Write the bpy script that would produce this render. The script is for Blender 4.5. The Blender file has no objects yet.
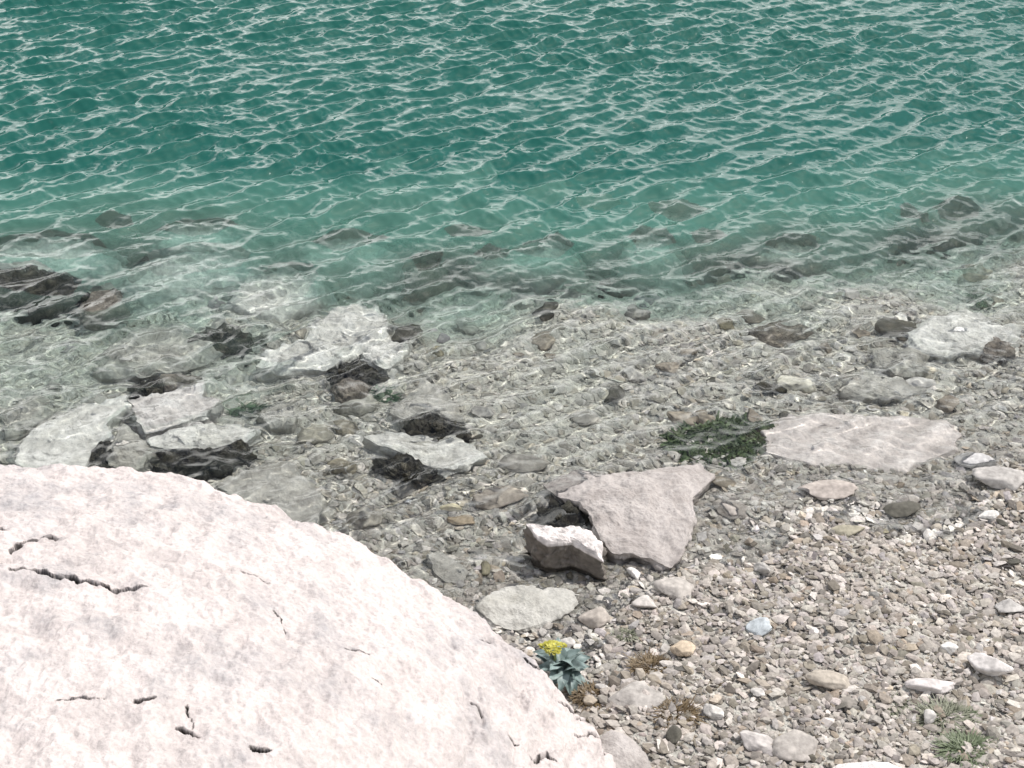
import bpy, math, random
import numpy as np

S = bpy.context.scene
COL = S.collection
R = math.radians

# ---------------------------------------------------------------- camera
CAM_H, PITCH, HFOV = 4.3, 35.0, 40.0
cam = bpy.data.objects.new('camera', bpy.data.cameras.new('camera'))
COL.objects.link(cam)
S.camera = cam
cam.location = (0, 0, CAM_H)
cam.rotation_euler = (R(90 - PITCH), 0, 0)
cam.data.sensor_width = 36
cam.data.angle = R(HFOV)
cam.data.clip_end = 1000

# ---------------------------------------------------------------- sun and sky
SUN_EL, SUN_AZ = 60.0, 68.0        # azimuth clockwise from +Y (straight ahead over the lake)
world = bpy.data.worlds.new('World')
S.world = world
world.use_nodes = True
wn, wl = world.node_tree.nodes, world.node_tree.links.new
bg = wn['Background']
bg.inputs['Strength'].default_value = 0.10
sky = wn.new('ShaderNodeTexSky')
sky.sky_type = 'NISHITA'
sky.sun_disc = False
sky.sun_elevation = R(SUN_EL)
sky.sun_rotation = R(SUN_AZ)
sky.dust_density = 2.0
# broken white clouds
tc = wn.new('ShaderNodeTexCoord')
mp = wn.new('ShaderNodeMapping')
mp.inputs['Scale'].default_value = (1.0, 1.0, 2.0)
mp.inputs['Location'].default_value = (0.3, 0.1, 0.45)
cn = wn.new('ShaderNodeTexNoise')
cn.inputs['Scale'].default_value = 2.2
cn.inputs['Detail'].default_value = 7
cn.inputs['Roughness'].default_value = 0.55
cr = wn.new('ShaderNodeValToRGB')
cr.color_ramp.elements[0].position = 0.47
cr.color_ramp.elements[0].color = (0, 0, 0, 1)
cr.color_ramp.elements[1].position = 0.62
cr.color_ramp.elements[1].color = (1, 1, 1, 1)
mx = wn.new('ShaderNodeMix')
mx.data_type = 'RGBA'
mx.inputs[7].default_value = (28, 28, 27.5, 1)
wl(tc.outputs['Generated'], mp.inputs[0])
wl(mp.outputs[0], cn.inputs['Vector'])
sx = wn.new('ShaderNodeSeparateXYZ')
wl(tc.outputs['Generated'], sx.inputs[0])
lo = wn.new('ShaderNodeMapRange')
lo.inputs[1].default_value, lo.inputs[2].default_value = 0.15, 0.85
lo.inputs[3].default_value, lo.inputs[4].default_value = 0.14, -0.10
wl(sx.outputs[2], lo.inputs[0])
am = wn.new('ShaderNodeMath')
am.operation = 'ADD'
wl(cn.outputs[0], am.inputs[0])
wl(lo.outputs[0], am.inputs[1])
wl(am.outputs[0], cr.inputs[0])
wl(cr.outputs[0], mx.inputs[0])
wl(sky.outputs[0], mx.inputs[6])
wl(mx.outputs[2], bg.inputs['Color'])

sun = bpy.data.objects.new('sun', bpy.data.lights.new('sun', 'SUN'))
COL.objects.link(sun)
sun.data.energy = 4.0
sun.data.angle = R(0.5)
sun.data.color = (1.0, 0.96, 0.91)
sun.rotation_euler = (R(-(90 - SUN_EL)), 0, R(-SUN_AZ))
sun.data.cycles.is_caustics_light = True

S.view_settings.view_transform = 'Standard'
S.view_settings.look = 'None'
S.view_settings.gamma = 1
S.view_settings.exposure = 0.09
S.cycles.use_denoising = True
S.cycles.max_bounces = 8
S.cycles.transmission_bounces = 6
S.cycles.caustics_refractive = True
S.cycles.caustics_reflective = False
S.cycles.blur_glossy = 0.5
S.cycles.sample_clamp_indirect = 6
S.cycles.sample_clamp_direct = 5

# ---------------------------------------------------------------- helpers
F = 512 / math.tan(R(HFOV / 2))
CP, SP = math.cos(R(PITCH)), math.sin(R(PITCH))
FLOOR_ROCKS = []
ROCK_TOPS = []


def at(px, py, z=0.0):
    """world point at height z that the photograph shows at a pixel (through flat water when z < 0)"""
    u, v = (px - 512) / F, -(py - 384) / F
    d = np.array([u, CP + v * SP, -SP + v * CP])
    if z >= 0:
        t = (CAM_H - z) / -d[2]
        return np.array([d[0] * t, d[1] * t, z])
    t = CAM_H / -d[2]
    p = d * t
    d = d / np.linalg.norm(d)
    h = d[:2] / 1.333
    dz = -math.sqrt(1 - h @ h)
    return np.array([p[0] + h[0] / dz * z, p[1] + h[1] / dz * z, z])


_rs = np.random.RandomState(7)
_perm = np.tile(_rs.permutation(256), 3)
_g = _rs.randn(256, 3)
_g = (_g / np.linalg.norm(_g, axis=1)[:, None]).astype('f')


def perlin(P):
    P = np.asarray(P, 'f')
    i = np.floor(P).astype(np.int64)
    f = P - i
    i &= 255
    w = f * f * f * (f * (f * 6 - 15) + 10)
    out = 0
    for dx in (0, 1):
        wx = w[:, 0] if dx else 1 - w[:, 0]
        for dy in (0, 1):
            wy = w[:, 1] if dy else 1 - w[:, 1]
            for dz in (0, 1):
                wz = w[:, 2] if dz else 1 - w[:, 2]
                h = _perm[_perm[_perm[(i[:, 0] + dx) & 255] + ((i[:, 1] + dy) & 255)] + ((i[:, 2] + dz) & 255)] & 255
                g = _g[h]
                out = out + wx * wy * wz * (g[:, 0] * (f[:, 0] - dx) + g[:, 1] * (f[:, 1] - dy) + g[:, 2] * (f[:, 2] - dz))
    return out * 1.5


def fbm(P, octaves, rough=0.5, ridged=False):
    P = np.asarray(P, 'f')
    out, a = 0, 1.0
    for k in range(octaves):
        n = perlin(P * 2.03 ** k + 17.3 * k)
        out = out + a * ((0.5 - np.abs(n)) if ridged else n)
        a *= rough
    return out


def in_poly(px, py, poly):
    inside = np.zeros(len(px), bool)
    j = len(poly) - 1
    for i in range(len(poly)):
        xi, yi, xj, yj = poly[i][0], poly[i][1], poly[j][0], poly[j][1]
        c = ((yi > py) != (yj > py)) & (px < (xj - xi) * (py - yi) / (yj - yi + 1e-12) + xi)
        inside ^= c
        j = i
    return inside


def link(name, me, mat=None, parent=None):
    o = bpy.data.objects.new(name, me)
    COL.objects.link(o)
    if mat and me is not None and not me.materials:
        me.materials.append(mat)
    if parent:
        o.parent = parent
    o.cycles.is_caustics_receiver = True
    return o


def mesh_from(name, co, faces, smooth=True, cols=None):
    """faces: int array n x 3 or n x 4; cols: per-vertex rgb"""
    co = np.asarray(co, 'f')
    me = bpy.data.meshes.new(name)
    me.vertices.add(len(co))
    me.vertices.foreach_set('co', co.ravel())
    faces = np.asarray(faces, np.int32)
    k = faces.shape[1]
    me.loops.add(faces.size)
    me.loops.foreach_set('vertex_index', faces.ravel())
    me.polygons.add(len(faces))
    me.polygons.foreach_set('loop_start', np.arange(0, faces.size, k, dtype=np.int32))
    me.update(calc_edges=True)
    me.polygons.foreach_set('use_smooth', np.full(len(faces), smooth))
    if cols is not None:
        a = me.color_attributes.new('tone', 'FLOAT_COLOR', 'POINT')
        c = np.ones((len(co), 4), 'f')
        c[:, :3] = cols
        a.data.foreach_set('color', c.ravel())
    return me


def grid_faces(n, m, wrap=False):
    i = np.arange(n * m).reshape(m, n)
    if wrap:
        i = np.concatenate([i, i[:, :1]], 1)
    return np.stack([i[:-1, :-1], i[:-1, 1:], i[1:, 1:], i[1:, :-1]], -1).reshape(-1, 4)


def tag(o, label, cat, group=None):
    o['label'] = label
    o['category'] = cat
    if group:
        o['group'] = group
    return o


# ---------------------------------------------------------------- materials
def new_mat(name):
    m = bpy.data.materials.new(name)
    m.use_nodes = True
    return m, m.node_tree.nodes, m.node_tree.links.new, m.node_tree.nodes['Principled BSDF']


def stone_mat(name, c_dark, c_mid, c_light, scale=6.0, rough=0.75, bump=0.5, stain=None, stain_amt=0.35, fine=60, spec=0.3):
    m, N, K, B = new_mat(name)
    tc = N.new('ShaderNodeTexCoord')
    n1 = N.new('ShaderNodeTexNoise')
    n1.inputs['Scale'].default_value = scale
    n1.inputs['Detail'].default_value = 10
    n1.inputs['Roughness'].default_value = 0.62
    K(tc.outputs['Object'], n1.inputs['Vector'])
    r = N.new('ShaderNodeValToRGB')
    e = r.color_ramp.elements
    e[0].position, e[0].color = 0.30, (*c_dark, 1)
    e[1].position, e[1].color = 0.68, (*c_light, 1)
    x = e.new(0.5)
    x.color = (*c_mid, 1)
    K(n1.outputs[0], r.inputs[0])
    n2 = N.new('ShaderNodeTexNoise')
    n2.inputs['Scale'].default_value = fine
    n2.inputs['Detail'].default_value = 6
    n2.inputs['Roughness'].default_value = 0.7
    K(tc.outputs['Object'], n2.inputs['Vector'])
    col = r.outputs[0]
    if stain:
        n3 = N.new('ShaderNodeTexNoise')
        n3.inputs['Scale'].default_value = scale * 0.55
        n3.inputs['Detail'].default_value = 8
        n3.inputs['Roughness'].default_value = 0.7
        mp = N.new('ShaderNodeMapping')
        mp.inputs['Location'].default_value = (3.1, 7.7, 1.3)
        K(tc.outputs['Object'], mp.inputs[0])
        K(mp.outputs[0], n3.inputs['Vector'])
        sr = N.new('ShaderNodeValToRGB')
        sr.color_ramp.elements[0].position = 0.5
        sr.color_ramp.elements[0].color = (0, 0, 0, 1)
        sr.color_ramp.elements[1].position = 0.72
        sr.color_ramp.elements[1].color = (stain_amt,) * 3 + (1,)
        K(n3.outputs[0], sr.inputs[0])
        mx = N.new('ShaderNodeMix')
        mx.data_type = 'RGBA'
        mx.inputs[7].default_value = (*stain, 1)
        K(sr.outputs[0], mx.inputs[0])
        K(col, mx.inputs[6])
        col = mx.outputs[2]
    # fine mineral grain
    g = N.new('ShaderNodeMapRange')
    g.inputs[1].default_value, g.inputs[2].default_value = 0.3, 0.7
    g.inputs[3].default_value, g.inputs[4].default_value = 0.80, 1.12
    K(n2.outputs[0], g.inputs[0])
    mm = N.new('ShaderNodeMix')
    mm.data_type = 'RGBA'
    mm.blend_type = 'MULTIPLY'
    mm.inputs[0].default_value = 1
    K(col, mm.inputs[6])
    K(g.outputs[0], mm.inputs[7])
    K(mm.outputs[2], B.inputs['Base Color'])
    B.inputs['Roughness'].default_value = rough
    B.inputs['Specular IOR Level'].default_value = spec
    ad = N.new('ShaderNodeMath')
    ad.operation = 'MULTIPLY_ADD'
    K(n1.outputs[0], ad.inputs[0])
    ad.inputs[1].default_value = 2.0
    K(n2.outputs[0], ad.inputs[2])
    b = N.new('ShaderNodeBump')
    b.inputs['Strength'].default_value = bump
    b.inputs['Distance'].default_value = 0.008
    K(ad.outputs[0], b.inputs['Height'])
    K(b.outputs[0], B.inputs['Normal'])
    return m


def tone_mat(name, rough=0.8, bump=0.4, scale=80):
    m, N, K, B = new_mat(name)
    a = N.new('ShaderNodeAttribute')
    a.attribute_name = 'tone'
    tc = N.new('ShaderNodeTexCoord')
    n = N.new('ShaderNodeTexNoise')
    n.inputs['Scale'].default_value = scale
    n.inputs['Detail'].default_value = 5
    K(tc.outputs['Object'], n.inputs['Vector'])
    g = N.new('ShaderNodeMapRange')
    g.inputs[1].default_value, g.inputs[2].default_value = 0.3, 0.7
    g.inputs[3].default_value, g.inputs[4].default_value = 0.75, 1.2
    K(n.outputs[0], g.inputs[0])
    mm = N.new('ShaderNodeMix')
    mm.data_type = 'RGBA'
    mm.blend_type = 'MULTIPLY'
    mm.inputs[0].default_value = 1
    K(a.outputs['Color'], mm.inputs[6])
    K(g.outputs[0], mm.inputs[7])
    K(mm.outputs[2], B.inputs['Base Color'])
    B.inputs['Roughness'].default_value = rough
    B.inputs['Specular IOR Level'].default_value = 0.25
    b = N.new('ShaderNodeBump')
    b.inputs['Strength'].default_value = bump
    b.inputs['Distance'].default_value = 0.004
    K(n.outputs[0], b.inputs['Height'])
    K(b.outputs[0], B.inputs['Normal'])
    return m


def leaf_mat(name, c1, c2, rough=0.55):
    m, N, K, B = new_mat(name)
    tc = N.new('ShaderNodeTexCoord')
    n = N.new('ShaderNodeTexNoise')
    n.inputs['Scale'].default_value = 25
    K(tc.outputs['Object'], n.inputs['Vector'])
    r = N.new('ShaderNodeValToRGB')
    r.color_ramp.elements[0].position = 0.35
    r.color_ramp.elements[0].color = (*c1, 1)
    r.color_ramp.elements[1].position = 0.65
    r.color_ramp.elements[1].color = (*c2, 1)
    K(n.outputs[0], r.inputs[0])
    K(r.outputs[0], B.inputs['Base Color'])
    B.inputs['Roughness'].default_value = rough
    return m


M_BOULDER = stone_mat('pale_limestone', (0.47, 0.425, 0.41), (0.56, 0.503, 0.482), (0.62, 0.558, 0.536), 6.0, 0.85, 1.0,
                      stain=(0.34, 0.33, 0.335), stain_amt=0.95, fine=55, spec=0.15)
M_PINK = stone_mat('pinkish_limestone', (0.27, 0.24, 0.222), (0.36, 0.328, 0.308), (0.43, 0.395, 0.375), 7, 0.7, 0.7)
M_GREY = stone_mat('grey_limestone', (0.32, 0.31, 0.28), (0.42, 0.41, 0.375), (0.50, 0.49, 0.455), 6, 0.7, 0.7,
                   stain=(0.14, 0.125, 0.085), stain_amt=0.5)
M_PALE = stone_mat('pale_silted_limestone', (0.54, 0.535, 0.50), (0.65, 0.645, 0.61), (0.74, 0.735, 0.70), 5, 0.7, 0.7,
                   stain=(0.25, 0.235, 0.18), stain_amt=0.4)
M_SLAB = stone_mat('smooth_pinkish_slab', (0.52, 0.475, 0.445), (0.62, 0.565, 0.535), (0.68, 0.63, 0.60), 5, 0.7, 0.5)
M_DARK = stone_mat('dark_rock_and_hollow_shade', (0.012, 0.012, 0.008), (0.03, 0.028, 0.02), (0.075, 0.07, 0.05), 12, 0.6, 0.8)  # for one dark rock, and for near-black stand-ins for shade in hollows
M_BROWN = stone_mat('brown_rock', (0.10, 0.085, 0.07), (0.17, 0.15, 0.125), (0.27, 0.24, 0.21), 12, 0.7, 0.8)
M_WHITE = stone_mat('white_limestone', (0.5, 0.47, 0.45), (0.62, 0.59, 0.57), (0.72, 0.7, 0.68), 8, 0.75, 0.6)
M_PEBBLE = tone_mat('pebble_stone')
M_COBBLE = tone_mat('cobble_stone', bump=0.8, scale=45)

# ---------------------------------------------------------------- the ground under beach and lake
WA, WB = at(478, 648), at(1024, 500)
_wd = (WB - WA)[:2] / np.linalg.norm((WB - WA)[:2])
WN = np.array([-_wd[1], _wd[0]])            # points out over the lake


def ground_z(X, Y):
    s = (X - WA[0]) * WN[0] + (Y - WA[1]) * WN[1]       # metres out from the waterline
    s = s + 0.10 * np.sin(X * 3.1 + 0.7) + 0.06 * np.sin(X * 7.3)
    beach = np.maximum(-s, 0)
    z = 0.10 * beach - 0.13 * np.clip(s, 0, .6) - 0.055 * np.clip(s - .6, 0, 1.6) - 0.035 * np.clip(s - 2.2, 0, 2.5)
    drop = Y - 6.85 - 0.05 * X + 0.25 * np.sin(X * 0.9 + 1.0)
    z = z - 0.25 * np.maximum(drop, 0) ** 1.42 * np.clip(1.2 - 0.04 * np.maximum(drop, 0), 0.4, 2)
    z = z + np.clip(drop + .9, 0, 1) * (.07 * np.sin(X * 2.3 + 1.1 * np.sin(Y * 1.9)) * np.sin(Y * 2.9 + X * 1.3) + .05 * np.sin(X * 5.1 + Y * 2.2) * np.sin(Y * 6.1 - X * 1.7))
    return np.maximum(z, -9.0)


def axis(fine0, fine1, step, lo, hi, grow=1.25):
    a = list(np.arange(fine0, fine1 + 1e-6, step))
    s = step
    while a[-1] < hi:
        s *= grow
        a.append(a[-1] + s)
    s = step
    while a[0] > lo:
        s *= grow
        a.insert(0, a[0] - s)
    return np.array(a)


gx, gy = axis(-5.5, 5.5, 0.02, -300, 300), axis(2.2, 12.5, 0.02, -300, 600)
X, Y = np.meshgrid(gx, gy)
Zg = ground_z(X, Y)
P = np.stack([X, Y, Zg * 0], -1).reshape(-1, 3)
near = ((P[:, 0] > -7) & (P[:, 0] < 7) & (P[:, 1] > 0) & (P[:, 1] < 15))
dz = np.zeros(len(P))
dz[near] = 0.028 * fbm(P[near] * 2.3, 3) + 0.010 * fbm(P[near] * 11, 3)
co = P.copy()
co[:, 2] = Zg.ravel() + dz
m, N, K, B = new_mat('gravel_and_silt')
tcg = N.new('ShaderNodeTexCoord')
v1 = N.new('ShaderNodeTexVoronoi')
v1.inputs['Scale'].default_value = 75
v2 = N.new('ShaderNodeTexNoise')
v2.inputs['Scale'].default_value = 1.1
v2.inputs['Detail'].default_value = 8
v2.inputs['Roughness'].default_value = 0.65
v3 = N.new('ShaderNodeTexNoise')
v3.inputs['Scale'].default_value = 130
for v in (v1, v2, v3):
    K(tcg.outputs['Object'], v.inputs['Vector'])
ra = N.new('ShaderNodeValToRGB')
ra.color_ramp.elements[0].position = 0.1
ra.color_ramp.elements[0].color = (0.30, 0.29, 0.265, 1)
ra.color_ramp.elements[1].position = 0.9
ra.color_ramp.elements[1].color = (0.42, 0.39, 0.35, 1)
K(v1.outputs['Color'], ra.inputs[0])
rb = N.new('ShaderNodeValToRGB')      # patches of silt and of algae
rb.color_ramp.elements[0].position = 0.38
rb.color_ramp.elements[0].color = (0.34, 0.34, 0.30, 1)
rb.color_ramp.elements[1].position = 0.60
rb.color_ramp.elements[1].color = (0.52, 0.50, 0.44, 1)
K(v2.outputs[0], rb.inputs[0])
mxg = N.new('ShaderNodeMix')
mxg.data_type = 'RGBA'
mxg.inputs[0].default_value = 0.5
K(ra.outputs[0], mxg.inputs[6])
K(rb.outputs[0], mxg.inputs[7])
sg = N.new('ShaderNodeSeparateXYZ')
K(tcg.outputs['Object'], sg.inputs[0])
sm = N.new('ShaderNodeMapRange')          # pale silt further out, made paler to stand in for missing sunlight
sm.inputs[1].default_value, sm.inputs[2].default_value = -.06, -.24
sm.inputs[3].default_value, sm.inputs[4].default_value = 0, .85
K(sg.outputs[2], sm.inputs[0])
mxs = N.new('ShaderNodeMix')
mxs.data_type = 'RGBA'
K(sm.outputs[0], mxs.inputs[0])
K(mxg.outputs[2], mxs.inputs[6])
mxs.inputs[7].default_value = (.74, .74, .67, 1)
K(mxs.outputs[2], B.inputs['Base Color'])
B.inputs['Roughness'].default_value = 0.85
bu = N.new('ShaderNodeBump')
bu.inputs['Strength'].default_value = 0.8
bu.inputs['Distance'].default_value = 0.01
K(v1.outputs['Distance'], bu.inputs['Height'])
K(bu.outputs[0], B.inputs['Normal'])
ground = link('ground', mesh_from('ground', co, grid_faces(len(gx), len(gy))), m)
ground['kind'] = 'structure'

# ---------------------------------------------------------------- water
rw = np.random.RandomState(11)
WAVES = []
for k in range(44):                          # wind ripples running in from the lake
    lam = 0.125 * 2.5 ** rw.rand()
    th = (R(120) + rw.randn() * R(15)) if rw.rand() < .80 else (R(78) + rw.randn() * R(24))
    WAVES.append((lam, th, rw.rand() * 6.283, 0.0108 * lam))
for k in range(30):                          # small cross ripples
    lam = 0.05 * 2.6 ** rw.rand()
    th = R(90 - 10) + rw.randn() * R(48)
    WAVES.append((lam, th, rw.rand() * 6.283, 0.0080 * lam))


def water_surface(X, Y, fade):
    Z, DX, DY = np.zeros_like(X), np.zeros_like(X), np.zeros_like(X)
    n1 = perlin(np.stack([X.ravel() * .9, Y.ravel() * .9, X.ravel() * 0 + 5], -1)).reshape(X.shape)
    Xw = X + 0.08 * n1
    Yw = Y + 0.10 * n1
    depth = -ground_z(X, Y)
    calm = 1 - .30 * np.clip((depth - .1) / .4, 0, 1)
    for lam, th, ph, a in WAVES:
        k = 6.28318 / lam
        q = k * (Xw * math.cos(th) + Yw * math.sin(th)) + ph
        aa = a * (calm if lam < .12 else 1)
        Z += aa * np.sin(q)
        c = aa * np.cos(q)
        DX += c * math.cos(th)
        DY += c * math.sin(th)
    amp = 0.64 + 0.36 * np.clip(depth / 0.5, 0, 1) ** 0.8
    amp = amp * (1 + 0.60 * perlin(np.stack([X.ravel() * .45, Y.ravel() * .6, X.ravel() * 0 + 9], -1)).reshape(X.shape)) * fade
    return X + DX * amp * .55, Y + DY * amp * .55, Z * amp


wx, wy = axis(-5.2, 5.2, 0.008, -90, 90, 1.2), axis(3.6, 13.6, 0.008, 1.0, 160, 1.2)
X, Y = np.meshgrid(wx, wy)
fade = np.clip((40 - np.hypot(X, Y - 8)) / 25, 0, 1)
Xw, Yw, Zw = water_surface(X, Y, fade)
me = mesh_from('water', np.stack([Xw, Yw, Zw], -1).reshape(-1, 3), grid_faces(len(wx), len(wy)))
dep = (Zw - ground_z(X, Y)).ravel().astype('f')
me.attributes.new('depth', 'FLOAT', 'POINT').data.foreach_set('value', dep)
# drop what lies under the beach
m, N, K, B = new_mat('lake_water')
N.remove(B)
out = N['Material Output']
ad = N.new('ShaderNodeAttribute')
ad.attribute_name = 'depth'


def mrange(a0, a1, b0, b1, smooth=True):
    x = N.new('ShaderNodeMapRange')
    for i, v in enumerate((a0, a1, b0, b1)):
        x.inputs[i + 1].default_value = v
    if smooth:
        x.interpolation_type = 'SMOOTHSTEP'
    K(ad.outputs['Fac'], x.inputs[0])
    return x


ramp = N.new('ShaderNodeValToRGB')
K(mrange(0, 2.5, 0, 1, False).outputs[0], ramp.inputs[0])
for i, (p, c) in enumerate([(0, (1, 1, 1)), (.06, (.96, .985, .965)), (.16, (.66, .93, .86)), (.45, (.26, .80, .66)), (1, (.05, .5, .38))]):
    e = ramp.color_ramp.elements[i] if i < 2 else ramp.color_ramp.elements.new(p)
    e.position, e.color = p, (*c, 1)
ref = N.new('ShaderNodeBsdfRefraction')
ref.inputs['IOR'].default_value = 1.333
ref.inputs['Roughness'].default_value = 0
K(ramp.outputs[0], ref.inputs['Color'])
tr = N.new('ShaderNodeBsdfTransparent')
K(ramp.outputs[0], tr.inputs['Color'])
dif = N.new('ShaderNodeBsdfDiffuse')
dr = N.new('ShaderNodeValToRGB')
K(mrange(0, 2.5, 0, 1, False).outputs[0], dr.inputs[0])
for i, (p, c) in enumerate([(0, (.26, .275, .235)), (.10, (.175, .25, .21)), (.21, (.07, .17, .135)), (.38, (.014, .084, .069))]):
    e = dr.color_ramp.elements[i] if i < 2 else dr.color_ramp.elements.new(p)
    e.position, e.color = p, (*c, 1)
K(dr.outputs[0], dif.inputs[0])
m1 = N.new('ShaderNodeMixShader')
dd = N.new('ShaderNodeMath')              # clear film at the edge; straight-through share added further out to light the bed
dd.operation = 'MULTIPLY'
K(mrange(.004, .018, 0, 1).outputs[0], dd.inputs[0])
K(mrange(.10, .34, 1, .45).outputs[0], dd.inputs[1])
K(dd.outputs[0], m1.inputs[0])
K(tr.outputs[0], m1.inputs[1])
K(ref.outputs[0], m1.inputs[2])
m2 = N.new('ShaderNodeMixShader')
K(mrange(.09, .82, 0, .94).outputs[0], m2.inputs[0])
K(m1.outputs[0], m2.inputs[1])
K(dif.outputs[0], m2.inputs[2])
fr = N.new('ShaderNodeFresnel')
fr.inputs[0].default_value = 1.333
gl = N.new('ShaderNodeBsdfGlossy')
gl.inputs['Roughness'].default_value = 0.01
m3 = N.new('ShaderNodeMixShader')
K(fr.outputs[0], m3.inputs[0])
K(m2.outputs[0], m3.inputs[1])
K(gl.outputs[0], m3.inputs[2])
K(m3.outputs[0], out.inputs[0])
water = link('water', me, m)
water.cycles.is_caustics_receiver = False
water.cycles.is_caustics_caster = True
water['kind'] = 'structure'


# ---------------------------------------------------------------- rocks traced as outlines
def radial_rock(name, rim, zc, base, mat, seed, nt=220, nr=90, p=2.0, flare=0.25, rough=0.012, freq=9.0,
                center=None, dense=None, facets=0.0, jag=0.02, skirt=24, extra=None):
    """a rock whose top edge runs through the world points rim; it falls from zc in the middle to the rim and then down to base"""
    rim = np.array(rim, float)
    c = rim[:, :2].mean(0) if center is None else np.array(center, float)
    pts = []
    n = len(rim)
    for i in range(n):
        a, b = rim[i], rim[(i + 1) % n]
        for t in np.linspace(0, 1, 40, endpoint=False):
            pts.append(a + (b - a) * t)
    pts = np.array(pts)
    ang = np.arctan2(pts[:, 1] - c[1], pts[:, 0] - c[0])
    rad = np.hypot(pts[:, 0] - c[0], pts[:, 1] - c[1])
    o = np.argsort(ang)
    ang, rad, zr = ang[o], rad[o], pts[o, 2]
    rs = np.random.RandomState(seed)
    if dense:
        a0, a1, share = dense
        nd = int(nt * share)
        th = np.concatenate([np.linspace(a0, a1, nd, endpoint=False), np.linspace(a1, a0 + 2 * math.pi, nt - nd, endpoint=False)])
        th = (th + math.pi) % (2 * math.pi) - math.pi
    else:
        th = np.linspace(-math.pi, math.pi, nt, endpoint=False)
    rt = np.interp(th, ang, rad, period=2 * math.pi)
    zt = np.interp(th, ang, zr, period=2 * math.pi)
    dirs = np.stack([np.cos(th), np.sin(th)], -1)
    j = fbm(np.stack([dirs[:, 0] * 3, dirs[:, 1] * 3, th * 0 + seed * 1.7], -1), 5, 0.6)
    rt = rt * (1 + jag * 2 * j)
    rho = np.linspace(0.0, 1, nr) ** 0.85
    rows = []
    for r_ in rho:
        z = zc + (zt - zc) * r_ ** p
        rows.append(np.stack([c[0] + dirs[:, 0] * rt * r_, c[1] + dirs[:, 1] * rt * r_, z], -1))
    for g in np.linspace(0, 1, skirt + 1)[1:]:
        rr = rt + flare * (1 - (1 - g) ** 2) * np.mean(rt) * 0.5
        z = zt + (base - zt) * g
        rows.append(np.stack([c[0] + dirs[:, 0] * rr, c[1] + dirs[:, 1] * rr, z], -1))
    co = np.concatenate(rows)
    nrow = nr + skirt
    w = np.concatenate([np.full(nt, min(1.0, .3 + .7 * (1 - abs(2 * r_ - 1)) + (r_ > .5) * .2)) for r_ in rho] + [np.full(nt, .9)] * skirt)
    side = np.concatenate([np.zeros(nt * nr)] + [np.full(nt, min(1, k / 4)) for k in range(1, skirt + 1)])
    if facets:
        h = np.full(len(co), 9.0)
        R0 = rt.mean()
        for k in range(6):
            a = rs.rand() * 6.283
            sl = rs.rand() * facets
            off = (0.2 + 0.5 * rs.rand()) * sl * R0
            h = np.minimum(h, off - sl * ((co[:, 0] - c[0]) * math.cos(a) + (co[:, 1] - c[1]) * math.sin(a)))
        co[:, 2] += np.where(side > 0, 0, h - h[:nt].mean()) * (co[:, 2] > base)
    nz = fbm(co * freq + seed * 3.3, 6, 0.52)
    nz2 = fbm(co * np.array([freq * .6, freq * .6, freq * 2.2]) + seed * 5.1 + 40, 4, 0.5, ridged=True)
    amt = rough * (nz + 0.7 * (nz2 - .35))
    dx = np.tile(dirs[:, 0], nrow)
    dy = np.tile(dirs[:, 1], nrow)
    co[:, 2] += amt * (1 - .6 * side)
    co[:, 0] += dx * amt * (side + .35 * w) * 1.3
    co[:, 1] += dy * amt * (side + .35 * w) * 1.3
    cols = None
    if extra:
        co, cols = extra(co, side)
    me = mesh_from(name, co, grid_faces(nt, nrow, wrap=True)[:, ::-1], True, cols)
    ob = link(name, me, mat)
    FLOOR_ROCKS.append((c[0], c[1], pts[:, :2]))
    ROCK_TOPS.append((pts[::8, :2], float(zt.mean())))
    return ob


def on_bed(px, py):
    z = -.02
    for _ in range(30):
        p = at(px, py, z)
        z = .5 * z + .5 * min(float(ground_z(p[0], p[1])), -.001)
    return z


def traced(name, label, px, zr, zc, mat, seed, base=None, cat='rock', group=None, rel=None, bulge=.04, cap=-.04, **kw):
    """px: outline in the photograph's pixels, zr: height of the edge (one number or one per point) above the water level"""
    zs = zr if isinstance(zr, (list, tuple)) else [zr] * len(px)
    if rel is not None:            # height above the lake bed, kept under the surface
        b0 = on_bed(*np.mean(px, 0))
        zs = [min(b0 + rel, cap)] * len(px)
        zc = min(zs[0] + bulge, cap + .018)
        base = b0 - .12
    elif max(zs) < 0:              # never buried in the gravel
        lift = max(0, on_bed(*np.mean(px, 0)) + .022 - zs[0])
        zs = [z + lift for z in zs]
        zc = zc + lift
    rim = [at(x, y, z) for (x, y), z in zip(px, zs)]
    c = np.mean(rim, 0)
    if base is None:
        base = float(ground_z(np.array(c[0]), np.array(c[1]))) - 0.06
    o = radial_rock(name, rim, zc, base, mat, seed, **kw)
    return tag(o, label, cat, group)


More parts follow.
